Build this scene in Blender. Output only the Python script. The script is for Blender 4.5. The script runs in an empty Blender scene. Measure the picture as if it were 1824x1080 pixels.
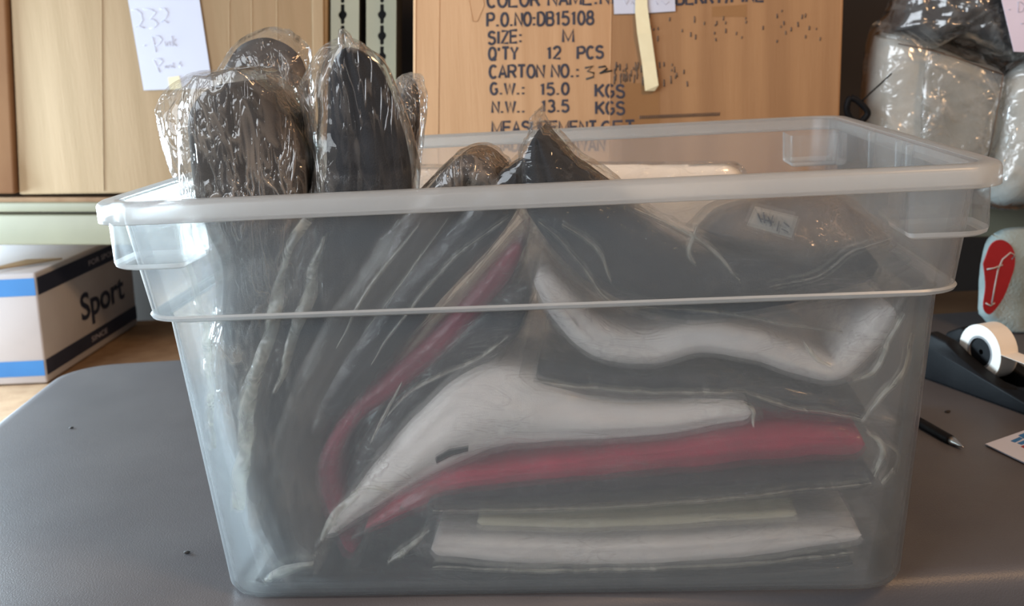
import bpy, bmesh, math, random
import numpy as np
from mathutils import Vector, Matrix, noise
random.seed(7)
SC = bpy.context.scene
COL = SC.collection

# ------------------------------------------------------------------ camera
CAM = np.array([0.0436, -0.7015, 0.3958]); YAW, PIT, ROL, FPX = -0.0862, 0.2248, -0.0554, 1963.96
FW = np.array([math.sin(YAW)*math.cos(PIT), math.cos(YAW)*math.cos(PIT), -math.sin(PIT)])
_r = np.cross(FW, [0, 0, 1.]); _r /= np.linalg.norm(_r); _u = np.cross(_r, FW)
RT = math.cos(ROL)*_r + math.sin(ROL)*_u
UP = -math.sin(ROL)*_r + math.cos(ROL)*_u
cd = bpy.data.cameras.new('camera'); cam = bpy.data.objects.new('camera', cd); COL.objects.link(cam)
M = Matrix((RT, UP, -FW)).transposed().to_4x4(); M.translation = Vector(CAM)
cam.matrix_world = M
cd.sensor_width = 36; cd.lens = 36*FPX/1824; cd.clip_start = 0.02
cd.dof.use_dof = True; cd.dof.focus_distance = 0.78; cd.dof.aperture_fstop = 13
SC.camera = cam

# ------------------------------------------------------------------ world and light
w = bpy.data.worlds.new('world'); SC.world = w; w.use_nodes = True
bg = w.node_tree.nodes['Background']; bg.inputs[0].default_value = (0.92, 0.92, 0.96, 1); bg.inputs[1].default_value = 0.30


def area(name, loc, target, sx, sy, power, col):
    d = bpy.data.lights.new(name, 'AREA'); d.shape = 'RECTANGLE'; d.size = sx; d.size_y = sy
    d.energy = power; d.color = col
    o = bpy.data.objects.new(name, d); COL.objects.link(o); o.location = loc
    o.rotation_euler = (Vector(target)-Vector(loc)).to_track_quat('-Z', 'Y').to_euler()
    return o


area('daylight_from_open_door', (-1.9, -1.25, 1.05), (0, 0.25, 0.2), 2.0, 1.7, 92, (0.84, 0.92, 1.0))
area('added_side_fill', (-1.6, 0.93, 0.21), (-0.2, 0.2, 0.14), 0.6, 0.36, 105, (0.66, 0.86, 1.0))  # added low panel, no window there; makes the tote's left end glow
area('warm_room_lamp', (0.95, -0.75, 1.45), (0.25, 0.2, 0.1), 0.35, 0.35, 22, (1.0, 0.60, 0.30))
SC.view_settings.view_transform = 'Standard'; SC.view_settings.look = 'None'
SC.view_settings.gamma = 1; SC.view_settings.exposure = -0.08; SC.view_settings.use_curve_mapping = False
SC.cycles.transparent_max_bounces = 64; SC.cycles.max_bounces = 16; SC.cycles.transmission_bounces = 12
SC.cycles.sample_clamp_indirect = 6; SC.cycles.use_denoising = True
SC.cycles.caustics_reflective = False; SC.cycles.caustics_refractive = True


# ------------------------------------------------------------------ pixel -> world
def at(px, py, axis, val):
    d = FW + RT*(px-912)/FPX - UP*(py-540)/FPX
    return CAM + d*((val-CAM[axis])/d[axis])


def wall_y(z): return 0.0462 - 0.0145*z/0.226


def inner(px, py, off):
    y = 0.035
    for _ in range(8):
        P = at(px, py, 1, y); y = wall_y(P[2]) + off
    return at(px, py, 1, y)


# ------------------------------------------------------------------ objects
def tag(o, label, cat, group=None):
    o['label'] = label; o['category'] = cat
    if group: o['group'] = group
    return o


def empty(name, loc, label, cat, group=None):
    o = bpy.data.objects.new(name, None); COL.objects.link(o); o.location = Vector(loc); o.empty_display_size = 0.02
    return tag(o, label, cat, group)


def add_me(name, me, mat, parent=None, smooth=True):
    o = bpy.data.objects.new(name, me); COL.objects.link(o)
    if mat: me.materials.append(mat)
    if smooth:
        me.polygons.foreach_set('use_smooth', [True]*len(me.polygons))
    if parent is not None:
        o.parent = parent
        if parent.type == 'EMPTY' or parent.location.length > 0:
            o.matrix_parent_inverse = Matrix.Translation(-world_loc(parent))
    return o


def world_loc(o):
    l = Vector(o.location)
    if o.parent is not None and o.parent.type == 'EMPTY': return l if o.type != 'EMPTY' else l
    return l


def from_arrays(name, V, F, mat, parent=None, smooth=True):
    me = bpy.data.meshes.new(name); me.from_pydata([tuple(map(float, v)) for v in V], [], F); me.update()
    bm = bmesh.new(); bm.from_mesh(me); bmesh.ops.recalc_face_normals(bm, faces=bm.faces); bm.to_mesh(me); bm.free()
    return add_me(name, me, mat, parent, smooth)


def from_bm(name, bm, mat, parent=None, smooth=False):
    bmesh.ops.recalc_face_normals(bm, faces=bm.faces)
    me = bpy.data.meshes.new(name); bm.to_mesh(me); bm.free()
    return add_me(name, me, mat, parent, smooth)


def autosmooth(o, ang=40):
    me = o.data
    me.polygons.foreach_set('use_smooth', [True]*len(me.polygons))
    bm = bmesh.new(); bm.from_mesh(me)
    for e in bm.edges:
        e.smooth = len(e.link_faces) == 2 and e.calc_face_angle(0) < math.radians(ang)
    bm.to_mesh(me); bm.free()


def prism_bm(bm, pts, vec):
    """polygon pts (3D list) extruded by vec"""
    a = [bm.verts.new(tuple(map(float, p))) for p in pts]
    b = [bm.verts.new(tuple(map(float, np.array(p)+np.array(vec)))) for p in pts]
    n = len(pts); bm.faces.new(a); bm.faces.new(b[::-1])
    for i in range(n): bm.faces.new((a[i], b[i], b[(i+1) % n], a[(i+1) % n]))
    return a+b


def box_bm(bm, x0, x1, y0, y1, z0, z1):
    return prism_bm(bm, [(x0, y0, z0), (x1, y0, z0), (x1, y0, z1), (x0, y0, z1)], (0, y1-y0, 0))


def bevel(bm, r, seg=2):
    bmesh.ops.bevel(bm, geom=bm.edges[:]+bm.verts[:], offset=r, segments=seg, profile=0.5, affect='EDGES')


def tube(name, pts, r, mat, parent=None, n=8):
    """tube through points, r scalar or list"""
    P = [Vector(p) for p in pts]; V = []; F = []
    rs = r if hasattr(r, '__len__') else [r]*len(P)
    up = Vector((0, 0.3, 1)).normalized()
    for i, p in enumerate(P):
        t = (P[min(i+1, len(P)-1)]-P[max(i-1, 0)]).normalized()
        s = t.cross(up)
        if s.length < 1e-4: s = t.cross(Vector((1, 0, 0)))
        s.normalize(); q = t.cross(s)
        for k in range(n):
            a = 2*math.pi*k/n; V.append(p+rs[i]*(math.cos(a)*s+math.sin(a)*q))
    for i in range(len(P)-1):
        for k in range(n):
            F.append((i*n+k, i*n+(k+1) % n, (i+1)*n+(k+1) % n, (i+1)*n+k))
    F.append(tuple(range(n))[::-1]); F.append(tuple(range((len(P)-1)*n, len(P)*n)))
    return V, F


def merge(parts):
    V = []; F = []
    for v, f in parts:
        b = len(V); V += list(v); F += [tuple(i+b for i in q) for q in f]
    return V, F


# ------------------------------------------------------------------ materials
def mat_new(name):
    m = bpy.data.materials.new(name); m.use_nodes = True; nt = m.node_tree; nt.nodes.clear()
    return m, nt, nt.nodes, nt.links


def N(nodes, t, **k):
    n = nodes.new(t)
    for a, b in k.items():
        setattr(n, a, b)
    return n


def noise_col(nt, c1, c2, scale, detail=4, stretch=(1, 1, 1), lo=0.35, hi=0.65):
    nd, lk = nt.nodes, nt.links
    tc = N(nd, 'ShaderNodeTexCoord'); mp = N(nd, 'ShaderNodeMapping'); mp.inputs['Scale'].default_value = stretch
    nz = N(nd, 'ShaderNodeTexNoise'); nz.inputs['Scale'].default_value = scale; nz.inputs['Detail'].default_value = detail
    rp = N(nd, 'ShaderNodeValToRGB')
    rp.color_ramp.elements[0].position = lo; rp.color_ramp.elements[0].color = (*c1, 1)
    rp.color_ramp.elements[1].position = hi; rp.color_ramp.elements[1].color = (*c2, 1)
    lk.new(tc.outputs['Object'], mp.inputs['Vector']); lk.new(mp.outputs[0], nz.inputs['Vector'])
    lk.new(nz.outputs['Fac'], rp.inputs[0])
    return rp.outputs[0], nz.outputs['Fac'], mp


def solid(name, c1, c2=None, scale=40, rough=0.6, bump=0.0, bscale=None, spec=0.5, stretch=(1, 1, 1), metal=0, lo=.35, hi=.65, bdist=0.002):
    m, nt, nd, lk = mat_new(name)
    b = N(nd, 'ShaderNodeBsdfPrincipled'); out = N(nd, 'ShaderNodeOutputMaterial'); lk.new(b.outputs[0], out.inputs[0])
    b.inputs['Roughness'].default_value = rough; b.inputs['Metallic'].default_value = metal
    b.inputs['Specular IOR Level'].default_value = spec
    c2 = c2 or tuple(min(1, x*1.12) for x in c1)
    col, fac, mp = noise_col(nt, c1, c2, scale, stretch=stretch, lo=lo, hi=hi)
    lk.new(col, b.inputs['Base Color'])
    if bump:
        nz = N(nd, 'ShaderNodeTexNoise'); nz.inputs['Scale'].default_value = bscale or scale*6; nz.inputs['Detail'].default_value = 3
        lk.new(mp.outputs[0], nz.inputs['Vector'])
        bp = N(nd, 'ShaderNodeBump'); bp.inputs['Strength'].default_value = bump; bp.inputs['Distance'].default_value = bdist
        lk.new(nz.outputs['Fac'], bp.inputs['Height']); lk.new(bp.outputs[0], b.inputs['Normal'])
    return m


def plastic_milky(name, opac, col=(0.86, 0.88, 0.88), transl=0.55, rough=0.3, gloss=1.0):
    """frosted polypropylene: partly clear, partly scattering"""
    m, nt, nd, lk = mat_new(name)
    tr0 = N(nd, 'ShaderNodeBsdfTransparent'); tr0.inputs[0].default_value = (0.97, 0.97, 0.965, 1)
    rf = N(nd, 'ShaderNodeBsdfRefraction'); rf.inputs['Color'].default_value = (0.97, 0.97, 0.965, 1); rf.inputs['Roughness'].default_value = 0.22; rf.inputs['IOR'].default_value = 1.4
    tr = N(nd, 'ShaderNodeMixShader'); tr.inputs[0].default_value = 0.30
    lk.new(tr0.outputs[0], tr.inputs[1]); lk.new(rf.outputs[0], tr.inputs[2])
    df = N(nd, 'ShaderNodeBsdfDiffuse'); df.inputs[0].default_value = (*col, 1)
    tl = N(nd, 'ShaderNodeBsdfTranslucent'); tl.inputs[0].default_value = (*col, 1)
    mx = N(nd, 'ShaderNodeMixShader'); mx.inputs[0].default_value = transl
    lk.new(df.outputs[0], mx.inputs[1]); lk.new(tl.outputs[0], mx.inputs[2])
    m2 = N(nd, 'ShaderNodeMixShader'); m2.inputs[0].default_value = opac
    lk.new(tr.outputs[0], m2.inputs[1]); lk.new(mx.outputs[0], m2.inputs[2])
    gl = N(nd, 'ShaderNodeBsdfGlossy'); gl.inputs['Roughness'].default_value = rough
    fr = N(nd, 'ShaderNodeLayerWeight'); fr.inputs[0].default_value = 0.5
    pw = N(nd, 'ShaderNodeMath', operation='POWER'); pw.inputs[1].default_value = 4; lk.new(fr.outputs['Facing'], pw.inputs[0])
    mu = N(nd, 'ShaderNodeMath', operation='MULTIPLY_ADD'); mu.inputs[1].default_value = 0.55*gloss; mu.inputs[2].default_value = 0.022*gloss
    lk.new(pw.outputs[0], mu.inputs[0])
    m3 = N(nd, 'ShaderNodeMixShader'); lk.new(mu.outputs[0], m3.inputs[0])
    lk.new(m2.outputs[0], m3.inputs[1]); lk.new(gl.outputs[0], m3.inputs[2])
    out = N(nd, 'ShaderNodeOutputMaterial'); lk.new(m3.outputs[0], out.inputs[0])
    return m


def film(name, haze=0.03, rough=0.09, gloss=1.0, tint=(0.98, 0.98, 0.97), scale=45, crease=0.30, bump=1.0, hcol=(0.62, 0.58, 0.54), st=(1, 1, 1), width=0.035, rot=(0, 0, 0)):
    """clear polybag film; it whitens and kinks along its creases"""
    m, nt, nd, lk = mat_new(name)
    tc = N(nd, 'ShaderNodeTexCoord')
    mp = N(nd, 'ShaderNodeMapping'); mp.inputs['Scale'].default_value = st; mp.inputs['Rotation'].default_value = rot
    lk.new(tc.outputs['Object'], mp.inputs['Vector'])
    rs = []
    for k, (sc, w_) in enumerate(((scale, width), (scale*2.6, width*1.5))):
        nz = N(nd, 'ShaderNodeTexNoise'); nz.inputs['Scale'].default_value = sc; nz.inputs['Detail'].default_value = 2.5
        nz.inputs['Distortion'].default_value = 0.8
        lk.new(mp.outputs[0], nz.inputs['Vector'])
        sb = N(nd, 'ShaderNodeMath', operation='SUBTRACT'); sb.inputs[1].default_value = 0.5; lk.new(nz.outputs['Fac'], sb.inputs[0])
        ab = N(nd, 'ShaderNodeMath', operation='ABSOLUTE'); lk.new(sb.outputs[0], ab.inputs[0])
        mr = N(nd, 'ShaderNodeMapRange', interpolation_type='SMOOTHSTEP'); mr.inputs[1].default_value = 0.0; mr.inputs[2].default_value = w_
        mr.inputs[3].default_value = 1.0; mr.inputs[4].default_value = 0.0
        lk.new(ab.outputs[0], mr.inputs[0]); rs.append(mr.outputs[0])
    hf = N(nd, 'ShaderNodeMath', operation='MULTIPLY'); hf.inputs[1].default_value = 0.6; lk.new(rs[1], hf.inputs[0])
    mxr = N(nd, 'ShaderNodeMath', operation='MAXIMUM'); lk.new(rs[0], mxr.inputs[0]); lk.new(hf.outputs[0], mxr.inputs[1])
    # creasing comes in patches
    pz = N(nd, 'ShaderNodeTexNoise'); pz.inputs['Scale'].default_value = 16; pz.inputs['Detail'].default_value = 1
    lk.new(tc.outputs['Object'], pz.inputs['Vector'])
    pr = N(nd, 'ShaderNodeMapRange'); pr.inputs[1].default_value = 0.36; pr.inputs[2].default_value = 0.62; pr.inputs[3].default_value = 0.12; pr.inputs[4].default_value = 1.0
    lk.new(pz.outputs['Fac'], pr.inputs[0])
    cr = N(nd, 'ShaderNodeMath', operation='MULTIPLY'); lk.new(mxr.outputs[0], cr.inputs[0]); lk.new(pr.outputs[0], cr.inputs[1])
    bp = N(nd, 'ShaderNodeBump'); bp.inputs['Strength'].default_value = bump; bp.inputs['Distance'].default_value = 0.0016
    lk.new(cr.outputs[0], bp.inputs['Height'])
    hz = N(nd, 'ShaderNodeMath', operation='MULTIPLY_ADD'); hz.inputs[1].default_value = crease; hz.inputs[2].default_value = haze
    lk.new(cr.outputs[0], hz.inputs[0])
    tr = N(nd, 'ShaderNodeBsdfTransparent'); tr.inputs[0].default_value = (*tint, 1)
    df = N(nd, 'ShaderNodeBsdfDiffuse'); df.inputs[0].default_value = (*hcol, 1)
    tl = N(nd, 'ShaderNodeBsdfTranslucent'); tl.inputs[0].default_value = (*hcol, 1)
    mh = N(nd, 'ShaderNodeMixShader'); mh.inputs[0].default_value = 0.4
    lk.new(df.outputs[0], mh.inputs[1]); lk.new(tl.outputs[0], mh.inputs[2])
    m1 = N(nd, 'ShaderNodeMixShader'); lk.new(hz.outputs[0], m1.inputs[0])
    lk.new(tr.outputs[0], m1.inputs[1]); lk.new(mh.outputs[0], m1.inputs[2])
    gl = N(nd, 'ShaderNodeBsdfGlossy'); gl.inputs['Roughness'].default_value = rough; lk.new(bp.outputs[0], gl.inputs['Normal'])
    fr = N(nd, 'ShaderNodeLayerWeight'); fr.inputs[0].default_value = 0.5; lk.new(bp.outputs[0], fr.inputs['Normal'])
    pw = N(nd, 'ShaderNodeMath', operation='POWER'); pw.inputs[1].default_value = 3; lk.new(fr.outputs['Facing'], pw.inputs[0])
    mu = N(nd, 'ShaderNodeMath', operation='MULTIPLY_ADD'); mu.inputs[1].default_value = 0.5*gloss; mu.inputs[2].default_value = 0.045*gloss
    lk.new(pw.outputs[0], mu.inputs[0])
    m2 = N(nd, 'ShaderNodeMixShader'); lk.new(mu.outputs[0], m2.inputs[0])
    lk.new(m1.outputs[0], m2.inputs[1]); lk.new(gl.outputs[0], m2.inputs[2])
    out = N(nd, 'ShaderNodeOutputMaterial'); lk.new(m2.outputs[0], out.inputs[0])
    return m


BLACK = solid('black_knit', (0.010, 0.011, 0.014), (0.018, 0.019, 0.023), 60, 0.85, 0.4, 900, 0.25)
CHAR = solid('charcoal_knit', (0.030, 0.029, 0.031), (0.045, 0.043, 0.045), 60, 0.85, 0.4, 900, 0.25)
TAUPE = solid('grey_brown_knit', (0.075, 0.066, 0.062), (0.11, 0.098, 0.092), 40, 0.85, 0.5, 500, 0.25)
WHITEB = solid('bright_white_knit', (0.82, 0.77, 0.70), (0.86, 0.81, 0.75), 30, 0.85, 0.3, 900, 0.2)
WHITE = solid('white_knit', (0.76, 0.71, 0.69), (0.80, 0.75, 0.73), 30, 0.85, 0.3, 900, 0.2)
CREAM = solid('cream_knit', (0.50, 0.47, 0.35), (0.55, 0.52, 0.40), 30, 0.85, 0.3, 900, 0.2)
RED = solid('crimson_knit', (0.34, 0.008, 0.04), (0.42, 0.012, 0.055), 30, 0.8, 0.3, 900, 0.2)
SILVER = solid('silver_white_knit', (0.48, 0.50, 0.48), (0.56, 0.58, 0.56), 20, 0.7, 0.3, 600, 0.3)
TOTE = plastic_milky('frosted_polypropylene', 0.105, col=(0.80, 0.87, 0.91))
TOTE_RIM = plastic_milky('frosted_polypropylene_thick', 0.36)
BAG = film('polybag_film', hcol=(0.74, 0.72, 0.70), crease=0.13, st=(0.35, 1, 1), rot=(0, 0.15, 0))
BAGV = film('polybag_film_upright', haze=0.015, gloss=1.2, scale=50, st=(1, 1, 0.16), rot=(0, -0.22, 0), crease=0.34, hcol=(0.55, 0.47, 0.40))
BAGH = film('polybag_film_crinkled', haze=0.10, gloss=1.3, scale=55, crease=0.42, hcol=(0.50, 0.41, 0.33), st=(1, 1, 0.3), rot=(0, 0.3, 0), width=0.05)  # brown haze colour paints in the warm reflections of the crinkles
LOOSE = film('loose_polybag_film', haze=0.06, gloss=0.9, scale=40, crease=0.30, hcol=(0.60, 0.53, 0.47), st=(1, 1, 0.4), rot=(0, -0.4, 0))
BAGS = film('glossy_polybag_film', haze=0.05, rough=0.14, gloss=2.4, scale=13, crease=0.25, bump=1.0, width=0.06, hcol=(0.75, 0.75, 0.72))
FOLD_GLINT = film('polybag_fold_glint', haze=0.32, rough=0.16, gloss=2.2, scale=18, crease=0.40, width=0.05, hcol=(0.88, 0.87, 0.74))  # pale yellowish haze paints the bright highlights on the film folds
CARD = solid('cardboard', (0.30, 0.208, 0.118), (0.34, 0.238, 0.14), 5, 0.75, 0.12, 60, 0.2, stretch=(9, 1, 0.5))
CARD2 = solid('reddish_cardboard', (0.43, 0.245, 0.125), (0.49, 0.29, 0.155), 5, 0.75, 0.12, 60, 0.2, stretch=(9, 1, 0.5))
CARD_D = solid('brown_cardboard', (0.26, 0.14, 0.075), (0.33, 0.19, 0.10), 5, 0.8, 0.1, 60, 0.2)
BOARD = solid('particle_board', (0.27, 0.165, 0.095), (0.34, 0.22, 0.13), 30, 0.8, 0.2, 200, 0.2)
STEEL = solid('sage_painted_steel', (0.25, 0.25, 0.185), (0.29, 0.29, 0.21), 8, 0.42, 0.03, 80, 0.4)
PAPER = solid('white_paper', (0.52, 0.54, 0.64), (0.55, 0.57, 0.67), 6, 0.8, 0.1, 30, 0.2)
PAPERL = solid('lilac_paper', (0.62, 0.56, 0.68), (0.66, 0.60, 0.72), 6, 0.8, 0.1, 30, 0.2)
MASK = solid('masking_tape', (0.70, 0.62, 0.40), (0.76, 0.68, 0.45), 20, 0.6, 0.2, 90, 0.3)
PATCH = solid('brown_packing_tape', (0.25, 0.125, 0.048), (0.28, 0.145, 0.058), 8, 0.4, 0.1, 40, 0.4)
INK = solid('dark_print_ink', (0.022, 0.022, 0.036), (0.035, 0.035, 0.052), 60, 0.7)
INKB = solid('black_marker_ink', (0.012, 0.011, 0.011), None, 60, 0.6)
PENCIL = solid('pencil_grey', (0.42, 0.41, 0.48), None, 60, 0.7)
SMEAR = solid('smeared_ink', (0.075, 0.055, 0.045), (0.13, 0.085, 0.055), 60, 0.8)
TABLE = solid('grey_moulded_plastic', (0.078, 0.073, 0.077), (0.094, 0.088, 0.091), 9, 0.42, 0.35, 700, 0.3, bdist=0.0008)
BOXW = solid('white_coated_carton', (0.46, 0.44, 0.45), (0.52, 0.50, 0.51), 7, 0.5, 0.1, 30, 0.4)
BLUE = solid('blue_band_print', (0.02, 0.13, 0.34), (0.025, 0.16, 0.40), 8, 0.5)
NAVY = solid('navy_print', (0.018, 0.024, 0.05), (0.025, 0.032, 0.06), 20, 0.55)
BPLASTIC = solid('black_plastic', (0.006, 0.006, 0.007), (0.009, 0.009, 0.010), 30, 0.55, 0.1, 300, 0.10)
TAPEW = solid('white_tape_roll', (0.80, 0.74, 0.66), (0.84, 0.78, 0.70), 20, 0.45)
TAPECORE = solid('grey_tape_core', (0.20, 0.19, 0.19), None, 20, 0.5)
METAL = solid('brushed_metal', (0.55, 0.53, 0.50), None, 40, 0.3, metal=1.0)
REDLOGO = solid('red_emblem', (0.30, 0.008, 0.012), (0.36, 0.012, 0.016), 20, 0.5)
GREYLOGO = solid('silver_script', (0.45, 0.42, 0.40), None, 20, 0.5)
DARK = solid('dark_wall_paint', (0.035, 0.028, 0.024), (0.05, 0.04, 0.034), 3, 0.85)
CONC = solid('concrete', (0.16, 0.15, 0.14), (0.22, 0.21, 0.2), 3, 0.8, 0.2, 30)
CRUMB = solid('dark_crumb', (0.02, 0.014, 0.01), None, 200, 0.8)
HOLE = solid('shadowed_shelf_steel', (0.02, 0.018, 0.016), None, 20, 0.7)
CLOTHW = solid('pale_towelling', (0.24, 0.29, 0.28), (0.32, 0.37, 0.36), 25, 0.9, 0.5, 300, 0.2)

# ------------------------------------------------------------------ setting
bm = bmesh.new(); box_bm(bm, -3.2, 3.2, -3.5, 1.75, -0.80, -0.74)
f = from_bm('floor', bm, CONC); f['kind'] = 'structure'
bm = bmesh.new(); box_bm(bm, -3.2, 3.2, 1.65, 1.75, -0.74, 1.9)
f = from_bm('wall_back', bm, DARK); f['kind'] = 'structure'


# ------------------------------------------------------------------ table
def rrect(cx, cy, hx, hy, r, n=8):
    out = []
    for sx, sy, a0 in ((1, 1, 0), (-1, 1, 90), (-1, -1, 180), (1, -1, 270)):
        for k in range(n+1):
            a = math.radians(a0+90*k/n)
            out.append((cx+sx*(hx-r)+r*math.cos(a), cy+sy*(hy-r)+r*math.sin(a)))
    return out


def loft(rings, cap0=True, cap1=True):
    V = []; F = []; n = len(rings[0])
    for r in rings: V += r
    for i in range(len(rings)-1):
        for k in range(n):
            F.append((i*n+k, i*n+(k+1) % n, (i+1)*n+(k+1) % n, (i+1)*n+k))
    if cap0: F.append(tuple(range(n))[::-1])
    if cap1: F.append(tuple(range((len(rings)-1)*n, len(rings)*n)))
    return V, F


TA = math.radians(6.2)                       # the table stands slightly turned under the tote
tx, ty = np.array([math.cos(TA), math.sin(TA)]), np.array([-math.sin(TA), math.cos(TA)])
TO = np.array([0.30, 0.070])                 # a point on its front edge
TL = -0.935; TW = 1.83; TD = 0.775           # left end, length, depth


def tpt(a, b, z): p = TO+tx*a+ty*b; return (p[0], p[1], z)


t = empty('folding_table', tpt(TL+TW/2, TD/2, -0.74), 'grey moulded plastic folding table under the clear tote', 'table')
rings = []
for ins, z in ((0.012, -0.048), (0.002, -0.045), (0, -0.038), (0, -0.016), (0.0012, -0.0105), (0.0047, -0.0047), (0.0092, -0.0018), (0.0150, -0.0003), (0.022, 0.0)):
    rings.append([tpt(TL+TW/2+x, TD/2+y, z) for x, y in rrect(0, 0, TW/2-ins, TD/2-ins, 0.075-ins, 10)])
V, F = loft(rings); top = from_arrays('table_top', V, F, TABLE, t); autosmooth(top, 50)
for sx in (-1, 1):
    for sy in (-1, 1):
        a0 = TL+TW/2+sx*(TW/2-0.2); b0 = TD/2+sy*(TD/2-0.1)
        V, F = tube('leg', [tpt(a0, b0, -0.048), tpt(a0, b0, -0.4), tpt(a0+0.03*sx, b0, -0.74)], 0.014, None)
        from_arrays('leg', V, F, solid('grey_leg_steel', (.2, .2, .2), None, 20, .4) if (sx, sy) == (-1, -1) else bpy.data.materials['grey_leg_steel'], t)

# ------------------------------------------------------------------ tote
HW, DD, HH = 0.300, 0.5038, 0.3114
CY = DD/2
tote = empty('storage_tote', (0, CY, 0.0), 'large frosted clear plastic storage tote holding bagged garments on the grey table', 'storage tote')


def ring(ins, z, r):
    return [(x, y, z) for x, y in rrect(0, CY, HW-ins, CY-ins, r, 8)]


TK = 0.0022
prof = [(0.075, 0.0035, 0.03), (0.060, 0.0028, 0.032), (0.056, 0.0006, 0.034), (0.050, 0.0006, 0.034), (0.046, 0.0025, 0.034), (0.0440, 0.007, 0.034),
        (0.0300, 0.2205, 0.030), (0.0290, 0.2240, 0.030), (0.0255, 0.2252, 0.030), (0.0220, 0.2262, 0.030), (0.0208, 0.2295, 0.030),
        (0.0130, 0.2975, 0.028)]
inn = [(a+TK, b + (0.0022 if b < 0.01 else 0.0004), max(0.01, c-TK)) for a, b, c in prof][::-1]
inn[0] = (0.0130+TK, 0.3060, 0.026); 
inn = [(0.0100, 0.3108, 0.026), (0.0125, 0.3104, 0.026), (0.0146, 0.3090, 0.026)] + inn
rings = [ring(*p) for p in prof] + [ring(0.0128, 0.3085, 0.028)] + [ring(*p) for p in inn]
# (outer wall goes up to the under side of the rim, inner wall comes down again)
V, F = loft(rings)
body = from_arrays('tote_body', V, F, TOTE, tote); autosmooth(body, 35)
rp = [(0.0126, 0.2985, 0.028), (0.0012, 0.2965, 0.029), (0.0, 0.2972, 0.030), (0.0, 0.3078, 0.030), (0.0008, 0.3100, 0.030), (0.0026, 0.3113, 0.030),
      (0.0095, 0.3116, 0.029), (0.0120, 0.3108, 0.028), (0.0124, 0.3088, 0.028), (0.0030, 0.3080, 0.028), (0.0024, 0.3070, 0.028), (0.0024, 0.2990, 0.028)]
rings = [ring(*p) for p in rp] + [ring(*rp[0])]
V, F = loft(rings, False, False)
rim = from_arrays('rim', V, F, TOTE_RIM, tote); autosmooth(rim, 35)
lp = [(0.0296, 0.2232, 0.030), (0.0264, 0.2232, 0.030), (0.0206, 0.2252, 0.030), (0.0196, 0.2275, 0.030), (0.0206, 0.2290, 0.030), (0.0232, 0.2284, 0.030), (0.0262, 0.2268, 0.030), (0.0296, 0.2256, 0.030)]
V, F = loft([ring(*p) for p in lp]+[ring(*lp[0])], False, False)
o = from_arrays('ledge', V, F, plastic_milky('frosted_polypropylene_edge', 0.5), tote); autosmooth(o, 35)
for sx in (-1, 1):
    for sy in (-1, 1):
        ax, ay = sx*(HW-0.0065), CY+sy*(CY-0.0065)
        cx, cy = ax-sx*0.028, ay-sy*0.028
        rs = []
        for ins, z in ((0.009, 0.2655), (0.004, 0.2648), (0.0012, 0.2660), (0.0, 0.2690), (0.0, 0.2964)):
            pts = []
            # quarter-round outer corner, tight other corners
            hx = 0.028
            for qx, qy, a0 in ((1, 1, 0), (-1, 1, 90), (-1, -1, 180), (1, -1, 270)):
                r = 0.024 if (qx == sx and qy == sy) else 0.004
                for k in range(7):
                    a = math.radians(a0+15*k)
                    pts.append((cx+qx*(hx-ins*0.6-r)+r*math.cos(a), cy+qy*(hx-ins*0.6-r)+r*math.sin(a), z))
            rs.append(pts)
        V, F = loft(rs, True, False)
        c = from_arrays('corner_lug', V, F, TOTE, tote); autosmooth(c, 35)
        c.data.materials.append(bpy.data.materials['frosted_polypropylene_edge'])
        for p in c.data.polygons:
            if p.center.z < 0.2686 and len(p.vertices) == 4: p.material_index = 1
    # upright ribs of the hand grip on each end wall
    for yy in (CY-0.075, CY-0.045, CY+0.045):
        bm = bmesh.new(); xx = sx*(HW-0.0135)
        box_bm(bm, min(xx, xx-sx*0.007), max(xx, xx-sx*0.007), yy-0.002, yy+0.002, 0.24, 0.309); bevel(bm, 0.0012)
        from_bm('grip_rib', bm, TOTE, tote, True)


# ------------------------------------------------------------------ garment builders
def catmull(P, n):
    P = np.array(P, float); P = np.vstack([2*P[0]-P[1], P, 2*P[-1]-P[-2]])
    segs = len(P)-3; out = []
    for i in range(n):
        u = i/(n-1)*segs; s = min(int(u), segs-1); t_ = u-s
        a, b, c, d_ = P[s:s+4]
        out.append(0.5*(2*b+(c-a)*t_+(2*a-5*b+4*c-d_)*t_**2+(3*b-a-3*c+d_)*t_**3))
    return np.array(out)


def keep_in(p):
    """cloth and film stay inside the tote's walls"""
    z = p[2]
    if z > 0.314: return p
    ins = 0.0462-0.0145*z/0.226+0.0016 if z < 0.222 else 0.0255
    hx, hy, r = HW-ins, CY-ins, 0.034
    dx, dy = abs(p[0])-(hx-r), abs(p[1]-CY)-(hy-r); sx, sy = math.copysign(1, p[0]), math.copysign(1, p[1]-CY)
    if dx > 0 and dy > 0:
        d_ = math.hypot(dx, dy)
        if d_ > r: p[0] = sx*(hx-r+dx*r/d_); p[1] = CY+sy*(hy-r+dy*r/d_)
    else:
        if dx > r: p[0] = sx*hx
        if dy > r: p[1] = CY+sy*hy
    return p


def ridge(p, s):
    return 1-abs(noise.noise(Vector(p)*s))*2


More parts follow.
